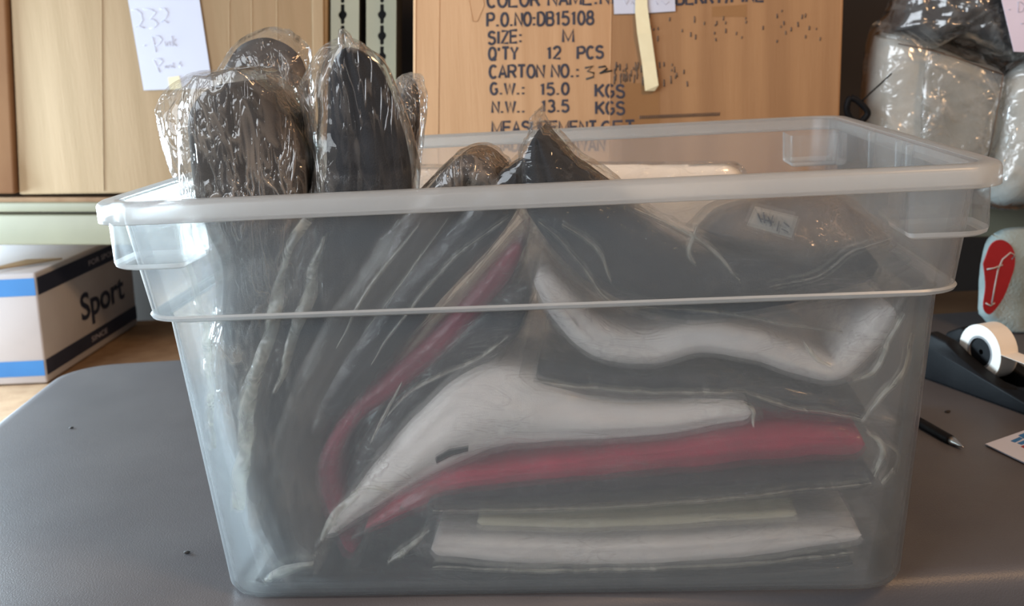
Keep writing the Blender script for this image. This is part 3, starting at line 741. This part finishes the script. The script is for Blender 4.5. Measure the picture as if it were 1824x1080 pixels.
# ------------------------------------------------------------------ shelving behind the table
YS = 0.98                                     # front plane of the shelving
def shelving(label, x_beam, yl0, up_px):
    e = empty('steel_shelving_unit', at((x_beam[0]+x_beam[1])/2, 437, 1, YS)*np.array([1, 1, 0])+np.array([0, 0.2, -0.74]), label, 'shelving unit')
    # front beam: rolled steel channel, lip on top
    for dz, nm in ((0.0, 'shelf_beam'),):
        a0, a1 = at(x_beam[0], 437+x_beam[2], 1, YS), at(x_beam[1], 437+x_beam[3], 1, YS)
        b0, b1 = at(x_beam[0], 383+x_beam[2], 1, YS), at(x_beam[1], 383+x_beam[3], 1, YS)
        c0, c1 = at(x_beam[0], 361+x_beam[2], 1, YS-0.004), at(x_beam[1], 361+x_beam[3], 1, YS-0.004)
        d0, d1 = at(x_beam[0], 378+x_beam[2], 1, YS-0.004), at(x_beam[1], 378+x_beam[3], 1, YS-0.004)
        bm = bmesh.new(); prism_bm(bm, [a0, a1, b1, b0], (0, 0.03, 0)); bevel(bm, 0.003)
        from_bm('shelf_beam', bm, STEEL, e, True)
        bm = bmesh.new(); prism_bm(bm, [d0, d1, c1, c0], (0, 0.04, 0)); bevel(bm, 0.003)
        from_bm('shelf_lip', bm, STEEL, e, True)
        h0, h1 = at(x_beam[0], 352+x_beam[2], 1, YS+0.004), at(x_beam[1], 352+x_beam[3], 1, YS+0.004)
        g0, g1 = at(x_beam[0], 366+x_beam[2], 1, YS+0.004), at(x_beam[1], 366+x_beam[3], 1, YS+0.004)
        bm = bmesh.new(); prism_bm(bm, [g0, g1, h1, h0], (0, 0.42, 0))
        from_bm('shelf_deck', bm, BOARD, e)
    zl = -0.10
    xs = sorted((a0[0], a1[0]))
    bm = bmesh.new()
    if yl0 < -0.1: prism_bm(bm, [(xs[0], YS+yl0, zl), (-0.70, YS+yl0, zl), (-0.70, YS-0.02, zl), (xs[1]-0.06, YS-0.02, zl), (xs[1]-0.06, YS+0.44, zl), (xs[0], YS+0.44, zl)], (0, 0, -0.018))
    else: box_bm(bm, xs[0]+0.06, xs[1], YS+yl0, YS+0.44, zl-0.018, zl)
    from_bm('shelf_deck', bm, BOARD if yl0 < -0.1 else CARD_D, e)
    bm = bmesh.new(); box_bm(bm, xs[0], -0.70 if yl0 < -0.1 else xs[1], YS+yl0-0.004, YS+yl0, zl-0.07, zl-0.001); bevel(bm, 0.0015)
    from_bm('shelf_beam', bm, STEEL, e, True)
    for (xa, xb, xh, top_px) in up_px:
        pa, pb = at(xa, 120, 1, YS), at(xb, 120, 1, YS)
        wd = pb[0]-pa[0]; s = wd/(xb-xa)
        q0, q1 = at(xa, 250, 1, YS), at(xa, -60, 1, YS); top_px = (q1[0]-q0[0])/(q1[2]-q0[2])
        top = 0.80; outer = [(0, -0.74), (wd, -0.74), (wd, top), (0, top)]
        holes = []
        zc = at(xa, 62, 1, YS)[2]
        hx = (xh-xa)*s
        for k in range(-14, 9):
            z = zc+k*0.0305*1.0
            if not -0.7 < z < top-0.04: continue
            sh = [(-4, 15), (-3, 17), (3, 17), (4, 15), (4, 4), (8, 0), (9, -4), (7, -9), (4, -12), (4, -19), (2, -22), (-2, -22), (-4, -19), (-4, -12), (-7, -9), (-9, -4), (-8, 0), (-4, 4)]
            holes.append([(hx+x*s*0.85, z+y*s*0.85) for x, y in sh])
        V, F = curve_plate(outer, holes, 0.001)
        # lean of the post measured in the photograph
        V = [np.array([pa[0]+v[0]+(v[1]-pa[2])*top_px, YS-0.002+v[2], v[1]]) for v in V]
        from_arrays('upright', V, F, STEEL, e, smooth=False)
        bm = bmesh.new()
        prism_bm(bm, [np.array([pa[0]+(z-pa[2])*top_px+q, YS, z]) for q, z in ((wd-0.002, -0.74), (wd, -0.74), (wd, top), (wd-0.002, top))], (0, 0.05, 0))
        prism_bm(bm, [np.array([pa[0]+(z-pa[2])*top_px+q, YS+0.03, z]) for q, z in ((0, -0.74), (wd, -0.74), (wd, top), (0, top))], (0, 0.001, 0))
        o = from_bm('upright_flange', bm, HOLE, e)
    return e


shelving('sage green steel shelving unit at left, carton with the handwritten paper on it', (-420, 640, 0, 0), -0.34, [(590, 640, 611, 0.0)])
shelving('sage green steel shelving unit at right, printed brown carton on it', (655, 2300, -14, -14), -0.02, [(653, 706, 681, 0.0)])


# ------------------------------------------------------------------ cartons on the shelf
def carton(name, pts, Y, depth, mat, label, bev=0.004):
    q = [at(x, y, 1, Y) for x, y in pts]
    b0 = min(q, key=lambda p: p[2]); cx = sum(p[0] for p in q)/len(q)
    e = empty(name, (cx, Y+depth/2, b0[2]), label, 'carton')
    bm = bmesh.new(); prism_bm(bm, q, (0, depth, 0)); bevel(bm, bev, 2)
    return e, from_bm('carton_body', bm, mat, e, True)


ZT = -260
e, _ = carton('cardboard_carton', [(33, 347), (582, 341), (584, ZT), (6, ZT)], YS-0.005, 0.38, CARD, 'tan carton with white handwritten paper taped on its front, behind the tote')
# vertical flute creases, flap edge and paper
V, F = merge([tube('', [at(x, 340, 1, YS-0.0052), at(x-3, 150, 1, YS-0.0052), at(x-4, -200, 1, YS-0.0052)], 0.0008, None, n=5) for x in (412, 452, 497, 185)])
from_arrays('fold_crease', V, F, CARD, e)
bm = bmesh.new(); prism_bm(bm, [at(x, y, 1, YS-0.009) for x, y in ((560, 335), (578, 335), (574, ZT), (552, ZT))], (0, 0.004, 0)); bevel(bm, 0.001)
from_bm('flap_edge', bm, CARD, e)
bm = bmesh.new(); pp = [(226, -40), (256, 161), (317, 158), (377, 140), (352, -40)]
prism_bm(bm, [at(x, y, 1, YS-0.0085) for x, y in [(221, -40), (256, 161), (379, 157), (349, -40)]], (0, 0.0008, 0))
pap = from_bm('note_paper', bm, PAPER, e); pap['label'] = 'white paper with 232 Pink Pants in pencil'
V, F = strokes([[(234, 18), (243, 17), (252, 24), (254, 36), (250, 44), (242, 48), (246, 46), (258, 50)],
                [(255, 16), (270, 17), (278, 22), (268, 34), (276, 36), (281, 42), (276, 49), (266, 51)],
                [(284, 16), (294, 15), (299, 22), (296, 32), (287, 39), (292, 37), (300, 41)],
                [(271, 64), (278, 93)], [(271, 65), (284, 64), (289, 70), (284, 78), (276, 82)],
                [(255, 81), (260, 81)], [(293, 74), (295, 82)], [(298, 82), (298, 75), (302, 74), (303, 82)], [(306, 64), (308, 82)], [(313, 70), (308, 76), (315, 82)],
                [(273, 105), (279, 118), (285, 129)], [(273, 106), (286, 104), (290, 109), (284, 117), (279, 119)],
                [(292, 118), (294, 121), (297, 117), (298, 122)], [(300, 121), (301, 116), (305, 117), (306, 121)], [(308, 112), (309, 121), (312, 120)], [(322, 110), (318, 113), (324, 117), (319, 120)]], YS-0.0087, 0.00045)
from_arrays('handwriting', V, F, PENCIL, pap)
bm = bmesh.new(); prism_bm(bm, [at(x, y, 1, YS-0.0092) for x, y in ((299, 138), (319, 135), (324, 158), (302, 160))], (0, 0.0005, 0))
from_bm('tape_piece', bm, MASK, pap)

e, _ = carton('cardboard_carton', [(-330, 343), (26, 346), (-3, ZT), (-330, ZT)], YS-0.012, 0.38, CARD_D, 'darker brown carton at the far left edge, beside the tan one')

YC = 0.86
e, _ = carton('cardboard_carton', [(735, 336), (1492, 322), (1512, ZT), (736, ZT)], YC, 0.40, CARD2, 'large brown carton printed with shipping text, behind the tote')
YL = YC-0.0006
parts = []
for a in (("COLOR NAME:NAVY", 868, 13, 1143, 5, 24), ("BERRY/PINE", 1205, 8, 1360, 2, 23), ("P.O.NO:DB15108", 868, 47, 1057, 43, 23), ("SIZE:", 870, 79, 930, 75, 22), ("M", 1003, 75, 1021, 75, 22), ("Q'TY", 871, 107, 922, 106, 22), ("12", 974, 105, 998, 104, 21), ("PCS", 1029, 105, 1074, 103, 21),
          ("CARTON NO.:", 872, 139, 1032, 137, 22), ("G.W.:", 874, 168, 935, 168, 20), ("15.0", 962, 169, 1013, 168, 20), ("KGS", 1061, 172, 1112, 174, 22), ("N.W..", 877, 201, 935, 200, 20), ("13.5", 964, 199, 1013, 199, 20), ("KGS", 1062, 203, 1112, 204, 22),
          ("MEASUREMENT", 877, 238, 1062, 237, 21), ("CFT", 1072, 236, 1130, 234, 19), ("MADE IN TAIWAN", 877, 269, 1077, 269, 22)):
    V, F = block_print(*a[:6], YL); from_arrays('printed_line', V, F, INK, e, smooth=False)
V, F = strokes([[(1042, 121), (1056, 118), (1046, 127), (1058, 130), (1057, 137), (1044, 141)], [(1066, 120), (1078, 118), (1082, 122), (1068, 131), (1078, 128), (1090, 126)]], YC-0.0005, 0.0013)
from_arrays('marker_number', V, F, INKB, e)
random.seed(3); ln = []
for k in range(60):
    x = 1092+abs(random.gauss(0, 55)); y = 100+random.uniform(0, 36)+(x-1092)*0.1; ln.append([(x, y), (x+random.uniform(-1, 1), y+random.uniform(4, 16))])
for k in range(40):
    x = 1130+random.uniform(0, 340); y = 15+random.uniform(0, 60); ln.append([(x, y), (x+random.uniform(-1, 1), y+random.uniform(3, 9))])
for k in range(40): x = 1140+k*3.6; ln.append([(x, 212-k*0.15), (x+1, 206-k*0.15)])
V, F = strokes(ln, YC-0.0004, 0.0010); from_arrays('ink_smears', V, F, SMEAR, e)
V, F = merge([tube('', [at(x, y, 1, YC-0.0002) for x, y in l], 0.0009, None, n=6) for l in (
    [(1084, 340), (1086, 200), (1089, 20), (1090, -200)], [(741, 340), (740, 120), (742, -200)], [(780, 340), (782, 70), (784, -100)], [(835, 0), (842, 38), (850, 38), (862, 10), (860, -10)])])
from_arrays('fold_crease', V, F, CARD2, e)
bm = bmesh.new(); prism_bm(bm, [at(x, y, 1, YC-0.0002) for x, y in ((1088, 334), (1489, 324), (1504, ZT+4), (1092, ZT+4))], (0, 0.0002, 0))
o = from_bm('wide_packing_tape', bm, solid('wide_brown_packing_tape', (0.29, 0.155, 0.072), (0.36, 0.20, 0.095), 5, 0.45, 0.12, 60, 0.35, stretch=(7, 1, 0.4)), e); o['label'] = 'wide darker brown packing tape'
for pts in (((1268, 12), (1330, 8), (1330, 30), (1268, 30)), ((1108, 148), (1175, 148), (1175, 330), (1108, 330))):
    bm = bmesh.new(); prism_bm(bm, [at(x, y, 1, YC-0.0005) for x, y in pts], (0, 0.0002, 0)); from_bm('tape_patch', bm, PATCH, e)
bm = bmesh.new(); prism_bm(bm, [at(x, y, 1, YC-0.0030) for x, y in ((1094, 25), (1140, 24), (1203, 20), (1200, -60), (1090, -60))], (0, 0.0006, 0))
pn = from_bm('note_paper', bm, PAPER, e)
V, F = strokes([[(1112, 0), (1116, 8), (1120, 0)], [(1124, 8), (1126, 2), (1130, 8)], [(1168, 2), (1172, 8)], [(1178, 2), (1186, 8), (1192, 3)]], YC-0.0032, 0.0004); from_arrays('handwriting', V, F, PENCIL, pn)
# masking tape strip, lifted a little with a crease
bm = bmesh.new()
L_ = [(1133, -60), (1131, 20), (1135, 60), (1143, 110), (1149, 162)]; R_ = [(1153, -60), (1153, 10), (1160, 60), (1167, 110), (1173, 152)]
dY = [0, 0.002, 0.004, 0.002, 0.004]
A = [bm.verts.new(tuple(at(x, y, 1, YC-0.0042-d_))) for (x, y), d_ in zip(L_, dY)]; B = [bm.verts.new(tuple(at(x, y, 1, YC-0.0048-d_))) for (x, y), d_ in zip(R_, dY)]
for i in range(4): bm.faces.new((A[i], B[i], B[i+1], A[i+1]))
bm.faces.new((A[4], B[4], bm.verts.new(tuple(at(1166, 162, 1, YC-0.006)))))
tp = from_bm('masking_tape', bm, MASK, e)
sm = tp.modifiers.new('s', 'SOLIDIFY'); sm.thickness = 0.0004

# ------------------------------------------------------------------ white striped box on the lower shelf
zb = -0.100
c0 = at(85, 685, 2, zb)+np.array([0, 0, 0.0015])                        # nearest bottom corner
dirL = np.array([-1.0, -0.05, 0]); dirL /= np.linalg.norm(dirL)
dirR = np.array([-0.03, 1.0, 0]); dirR /= np.linalg.norm(dirR)
e = empty('shipping_box', c0+0.2*dirR, 'white shipping box with blue bands and the word Sport, on the lower shelf at left', 'box')
_t = at(62, 488, 1, c0[1]); hB = _t[2]-zb
lean = _t[0]-c0[0]                             # the box bulges, its upright edge leans
LL, LR = 0.34, 0.40


def bx(u, v, h, o=0.0):
    """u along left face (negative) / right face (positive), h = 0..1 up"""
    k = np.array([lean*h, 0, hB*h])
    nrm = np.array([dirL[1], -dirL[0], 0])*(-1) if u < 0 else np.array([dirR[1], -dirR[0], 0])
    if u < 0: nrm = np.array([0, -1, 0])
    return c0+(dirL*(-u) if u < 0 else dirR*u)+k+nrm/np.linalg.norm(nrm)*o


bm = bmesh.new()
a, b, c_, d_ = c0, c0+dirR*LR, c0+dirR*LR+dirL*LL, c0+dirL*LL
prism_bm(bm, [a, b, c_, d_], (lean, 0, hB)); bevel(bm, 0.004, 2)
from_bm('box_body', bm, BOXW, e, True)


def band(u0, u1, h0, h1, mat, nm):
    bm = bmesh.new(); q = [bx(u0, 0, h0, 0.0006), bx(u1, 0, h0, 0.0006), bx(u1, 0, h1, 0.0006), bx(u0, 0, h1, 0.0006)]
    vs = [bm.verts.new(tuple(p)) for p in q]; bm.faces.new(vs)
    o = from_bm(nm, bm, mat, e); s_ = o.modifiers.new('s', 'SOLIDIFY'); s_.thickness = 0.0004; return o


for h0, h1 in ((0.075, 0.215), (0.80, 0.955)):
    band(-LL+0.003, -0.002, h0, h1, BLUE, 'blue_band'); band(0.003, LR-0.003, h0, h1, NAVY, 'navy_band')
V, F = letter('Sport', bx(0.150, 0, 0.37, 0.0012), bx(0.345, 0, 0.37, 0.0012), bx(0.150, 0, 0.62, 0.0012), 0.02); from_arrays('printed_lettering', V, F, NAVY, e, smooth=False)
for tx_, u0, u1, h in (('FOR SPORT', 0.20, 0.33, 0.85), ('SINCE', 0.18, 0.25, 0.12)):
    V, F = letter(tx_, bx(u0, 0, h, 0.0014), bx(u1, 0, h, 0.0014), bx(u0, 0, h+0.05, 0.0014), 0.01); from_arrays('band_lettering', V, F, PENCIL, e, smooth=False)
bm = bmesh.new()
q = [bx(-0.10, 0, 1.0, 0.001), bx(0.10, 0, 1.0, 0.001), bx(0.08, 0, 1.0)+dirL*0.05+np.array([0, 0, .004])]
vs = [bm.verts.new(tuple(p+np.array([0, 0, 0.003]))) for p in q]; bm.faces.new(vs)
o = from_bm('torn_flap', bm, CARD, e); s_ = o.modifiers.new('s', 'SOLIDIFY'); s_.thickness = 0.003

# ------------------------------------------------------------------ bags on the shelf at the right
def shelf_bag(outline, bagline, Y, th, mat, bagmat, label, seed, fl=0.6, crk=0.0045, cs=20):
    low = max(outline, key=lambda q: q[1]); b0 = at(*low, 1, Y)
    e = empty('bagged_garment', b0, label, 'bagged garment', 'bagged garments on the right shelf')
    V, F = pillow(outline, Y, th, amp=0.006, fs=12, seed=seed, flat=fl); from_arrays('garment', V, F, mat, e)
    V, F = pillow(bagline, Y, th+0.012, amp=0.005, fs=12, seed=seed, crinkle=crk, cs=cs, flat=fl); from_arrays('polybag', V, F, bagmat, e)
    return e


sb = shelf_bag([(1560, 330), (1538, 250), (1545, 120), (1570, 50), (1650, 70), (1770, 130), (1790, 140), (1775, 240), (1740, 330), (1650, 345)],
          [(1550, 335), (1530, 250), (1538, 110), (1565, 35), (1655, 55), (1775, 110), (1800, 140), (1785, 250), (1745, 345), (1650, 352)], 0.93, 0.05, SILVER, BAGS,
          'silvery white bagged garment on the right shelf, beside the printed carton', 41)
q = [(1652, 86), (1700, 100), (1786, 132), (1772, 210), (1760, 275), (1728, 330), (1660, 322), (1640, 220)]
V, F = pillow(q, 0.868, 0.006, amp=0.002, fs=20, seed=44, crinkle=0.0008, cs=22, flat=0.4); from_arrays('film_pocket', V, F, BAGS, sb)
V, F = merge([tube('', [at(x, y, 1, 0.861) for x, y in l], 0.0009, None, n=6) for l in ([(1600, 78), (1652, 88), (1700, 102), (1787, 133)], [(1787, 133), (1775, 205), (1758, 290)])])
o = from_arrays('pocket_seam', V, F, SMEAR, sb)
shelf_bag([(1740, 340), (1765, 260), (1790, 140), (1870, 100), (1980, 120), (1990, 320), (1860, 360), (1780, 365)],
          [(1730, 345), (1758, 250), (1785, 125), (1870, 85), (1995, 110), (2005, 330), (1860, 368), (1770, 372)], 0.90, 0.045, SILVER, BAGS,
          'grey white bagged garment at the right edge, below the lilac paper', 42)
shelf_bag([(1575, 55), (1640, -60), (1800, -110), (1860, 40), (1800, 100), (1700, 60), (1640, 75)],
          [(1560, 60), (1630, -75), (1810, -125), (1880, 40), (1800, 112), (1700, 75), (1640, 90)], 0.91, 0.05, CHAR, BAGS,
          'dark garment in sparkling crumpled film on top of the right shelf bags', 43, crk=0.009, cs=34)
px = [(1789, -40), (1784, 0), (1806, 92), (1900, 96), (1900, -40)]
bm = bmesh.new(); prism_bm(bm, [at(x, y, 1, 0.835) for x, y in px], (0, 0.0008, 0))
lp = tag(from_bm('note_paper', bm, PAPERL), 'lilac paper note stuck on the right shelf bags, top right corner', 'note paper')
V, F = strokes([[(1796, 17), (1800, 17)], [(1814, 4), (1814, 22), (1822, 20), (1826, 10), (1818, 3), (1812, 4)], [(1818, 42), (1824, 42)]], 0.8345, 0.0005)
from_arrays('handwriting', V, F, PENCIL, lp)
# black pull with thin cord
YP = 0.865
e = empty('pull_cord', at(1524, 215, 1, YP), 'black plastic loop handle on a thin cord, between the printed carton and white bag', 'pull cord')
V, F = tube('', [at(x, y, 1, YP) for x, y in ((1534, 182), (1550, 166), (1570, 148), (1588, 131))], 0.0011, None); from_arrays('cord', V, F, BPLASTIC, e)
lp_ = [(1516, 174), (1528, 180), (1545, 198), (1541, 210), (1528, 218), (1514, 210), (1508, 195), (1511, 180)]
q = catmull([at(x, y, 1, YP) for x, y in lp_+lp_[:1]], 40)
V, F = tube('', q, 0.0044, None, n=10); from_arrays('loop_handle', V, F, BPLASTIC, e)

# cloth with a red emblem on the lower right shelf
e = empty('folded_cloth', at(1790, 612, 1, 0.76), 'pale folded cloth with a red oval emblem, standing behind the tape dispenser', 'cloth')
V, F = pillow([(1742, 560), (1748, 470), (1772, 415), (1850, 405), (2000, 420), (2020, 600), (1900, 640), (1800, 615)], 0.76, 0.028, zmin=0.0015, amp=0.008, fs=14, seed=51, flat=0.35); from_arrays('cloth', V, F, CLOTHW, e)
em = [(1752, 470), (1766, 436), (1786, 428), (1804, 442), (1808, 470), (1798, 505), (1785, 535), (1764, 560), (1752, 548), (1756, 510)]
q = catmull([at(x, y, 1, 0.728) for x, y in em+em[:1]], 48)[:-1]
bm = bmesh.new(); prism_bm(bm, list(q), (0, 0.003, 0)); lg = from_bm('emblem', bm, REDLOGO, e); lg['label'] = 'red oval emblem with silver script letter'
V, F = strokes([[(1802, 462), (1808, 455), (1800, 450), (1786, 462), (1778, 480), (1772, 510), (1766, 545)], [(1758, 480), (1770, 478), (1786, 472)], [(1756, 540), (1764, 545), (1772, 540)]], 0.7275, 0.0010)
from_arrays('script_letter', V, F, GREYLOGO, lg)

# ------------------------------------------------------------------ tape dispenser
e0 = at(1700, 690, 2, 0.0); dt = np.array([0.42, -0.9075, 0]); dn = np.array([0.9075, 0.42, 0])
DC = at(1682, 688, 2, 0.0)
e = empty('tape_dispenser', DC, 'black desktop tape dispenser holding a white tape roll, right of the tote', 'tape dispenser')


def dp(u, v, z): return DC+dt*u+dn*v+np.array([0, 0, z])


sil = [(-0.055, 0.0), (0.16, 0.0), (0.162, 0.030), (0.150, 0.036), (0.128, 0.026), (0.090, 0.018), (0.072, 0.022), (0.045, 0.030), (0.02, 0.040), (0.0, 0.052), (-0.03, 0.056), (-0.052, 0.045), (-0.06, 0.02)]
bm = bmesh.new(); prism_bm(bm, [dp(u, 0, z) for u, z in sil], dn*0.016); bevel(bm, 0.003)
from_bm('side_shell', bm, BPLASTIC, e, True)
bm = bmesh.new(); prism_bm(bm, [dp(u, 0.046, z) for u, z in sil], dn*0.014); bevel(bm, 0.003)
from_bm('side_shell', bm, BPLASTIC, e, True)
bm = bmesh.new(); prism_bm(bm, [dp(u, 0.014, z) for u, z in ((-0.05, 0.001), (0.155, 0.001), (0.155, 0.028), (0.145, 0.03), (0.12, 0.018), (0.075, 0.008), (-0.05, 0.008))], dn*0.034)
from_bm('base', bm, BPLASTIC, e)
def annulus(c, r0, r1, w_, nm, mat, parent, n=40):
    V = []; F = []
    for k in range(n):
        a_ = 2*math.pi*k/n; d2 = dt*math.cos(a_)+np.array([0, 0, 1])*math.sin(a_)
        for r_, v_ in ((r1, 0), (r1, w_), (r0, w_), (r0, 0)): V.append(c+d2*r_+dn*v_)
    for k in range(n):
        for j in range(4): F.append((k*4+j, k*4+(j+1) % 4, ((k+1) % n)*4+(j+1) % 4, ((k+1) % n)*4+j))
    o = from_arrays(nm, V, F, mat, parent); autosmooth(o, 40); return o
RC = dp(0.030, 0.020, 0.044)
roll = annulus(RC, 0.0185, 0.031, 0.024, 'tape_roll', TAPEW, e); roll['label'] = 'white tape roll'
annulus(RC, 0.016, 0.0185, 0.024, 'roll_core', TAPECORE, roll)
annulus(RC+dn*0.002, 0.003, 0.0155, 0.018, 'hub', BPLASTIC, e)
V, F = tube('', [dp(0.145, 0.018, 0.040), dp(0.145, 0.044, 0.040)], 0.003, None); from_arrays('cutter_bar', V, F, METAL, e)
bm = bmesh.new(); a_ = RC+np.array([0, 0, 0.0])+dt*0.0305
prism_bm(bm, [a_+np.array([0, 0, 0.004]), dp(0.145, 0.020, 0.0435), dp(0.145, 0.042, 0.0435), a_+dn*0.022+np.array([0, 0, 0.004])], (0, 0, 0.0004))
from_bm('tape_strip', bm, TAPEW, e)

# pen
p1, p0 = at(1716, 797, 2, 0.0035), at(1625, 745, 2, 0.0045)
e = empty('ballpoint_pen', (p0+p1)/2*np.array([1, 1, 0]), 'black ballpoint pen with silver tip on the table right of the tote', 'pen')
dv = (p1-p0)/np.linalg.norm(p1-p0); Lp = np.linalg.norm(p1-p0)
back = p0-dv*0.06
V, F = tube('', [back, back+dv*0.004, p0, p1-dv*0.022, p1-dv*0.019], [0.003, 0.0045, 0.005, 0.005, 0.0046], None, n=14); from_arrays('barrel', V, F, BPLASTIC, e)
V, F = tube('', [p1-dv*0.019, p1-dv*0.014, p1-dv*0.004, p1], [0.0044, 0.0036, 0.0014, 0.0005], None, n=14); tip = from_arrays('tip', V, F, METAL, e); tip['label'] = 'silver cone tip'
# business card
q = [at(x, y, 2, 0.0012) for x, y in ((1755, 793), (1850, 760), (1920, 800), (1824, 826))]
e = empty('business_card', sum(q)/4, 'white card with a blue and red logo at the right edge of the table', 'card')
bm = bmesh.new(); prism_bm(bm, q, (0, 0, 0.0012)); from_bm('card', bm, PAPER, e)
bm = bmesh.new()
for pl in (((1800, 786), (1816, 779), (1822, 782), (1808, 789)), ((1814, 776), (1840, 766), (1848, 770), (1824, 782)), ((1812, 790), (1836, 780), (1842, 784), (1820, 793))):
    prism_bm(bm, [at(x, y, 2, 0.0024) for x, y in pl], (0, 0, 0.0003))
from_bm('blue_logo', bm, BLUE, e)
bm = bmesh.new(); prism_bm(bm, [at(x, y, 2, 0.0024) for x, y in ((1818, 796), (1850, 784), (1856, 787), (1824, 799))], (0, 0, 0.0003)); from_bm('red_logo', bm, REDLOGO, e)
# crumbs on the table
for k, (x, y, r, lb) in enumerate(((1688, 733, 0.0024, 'dark crumb on the table above the pen tip'), (127, 762, 0.0018, 'dark crumb on the grey table left of the tote'), (333, 984, 0.0020, 'dark crumb on the table by the lower left corner of the tote'))):
    c = at(x, y, 2, r*0.5); bm = bmesh.new(); bmesh.ops.create_icosphere(bm, subdivisions=2, radius=r)
    for v in bm.verts:
        v.co *= 1+0.5*noise.noise(v.co*900+Vector((k*5, 0, 0))); v.co.z *= 0.55; v.co.x *= 1.3; v.co += Vector(c)
    tag(from_bm('crumb', bm, CRUMB, None, True), lb, 'crumb', 'crumbs on the table')
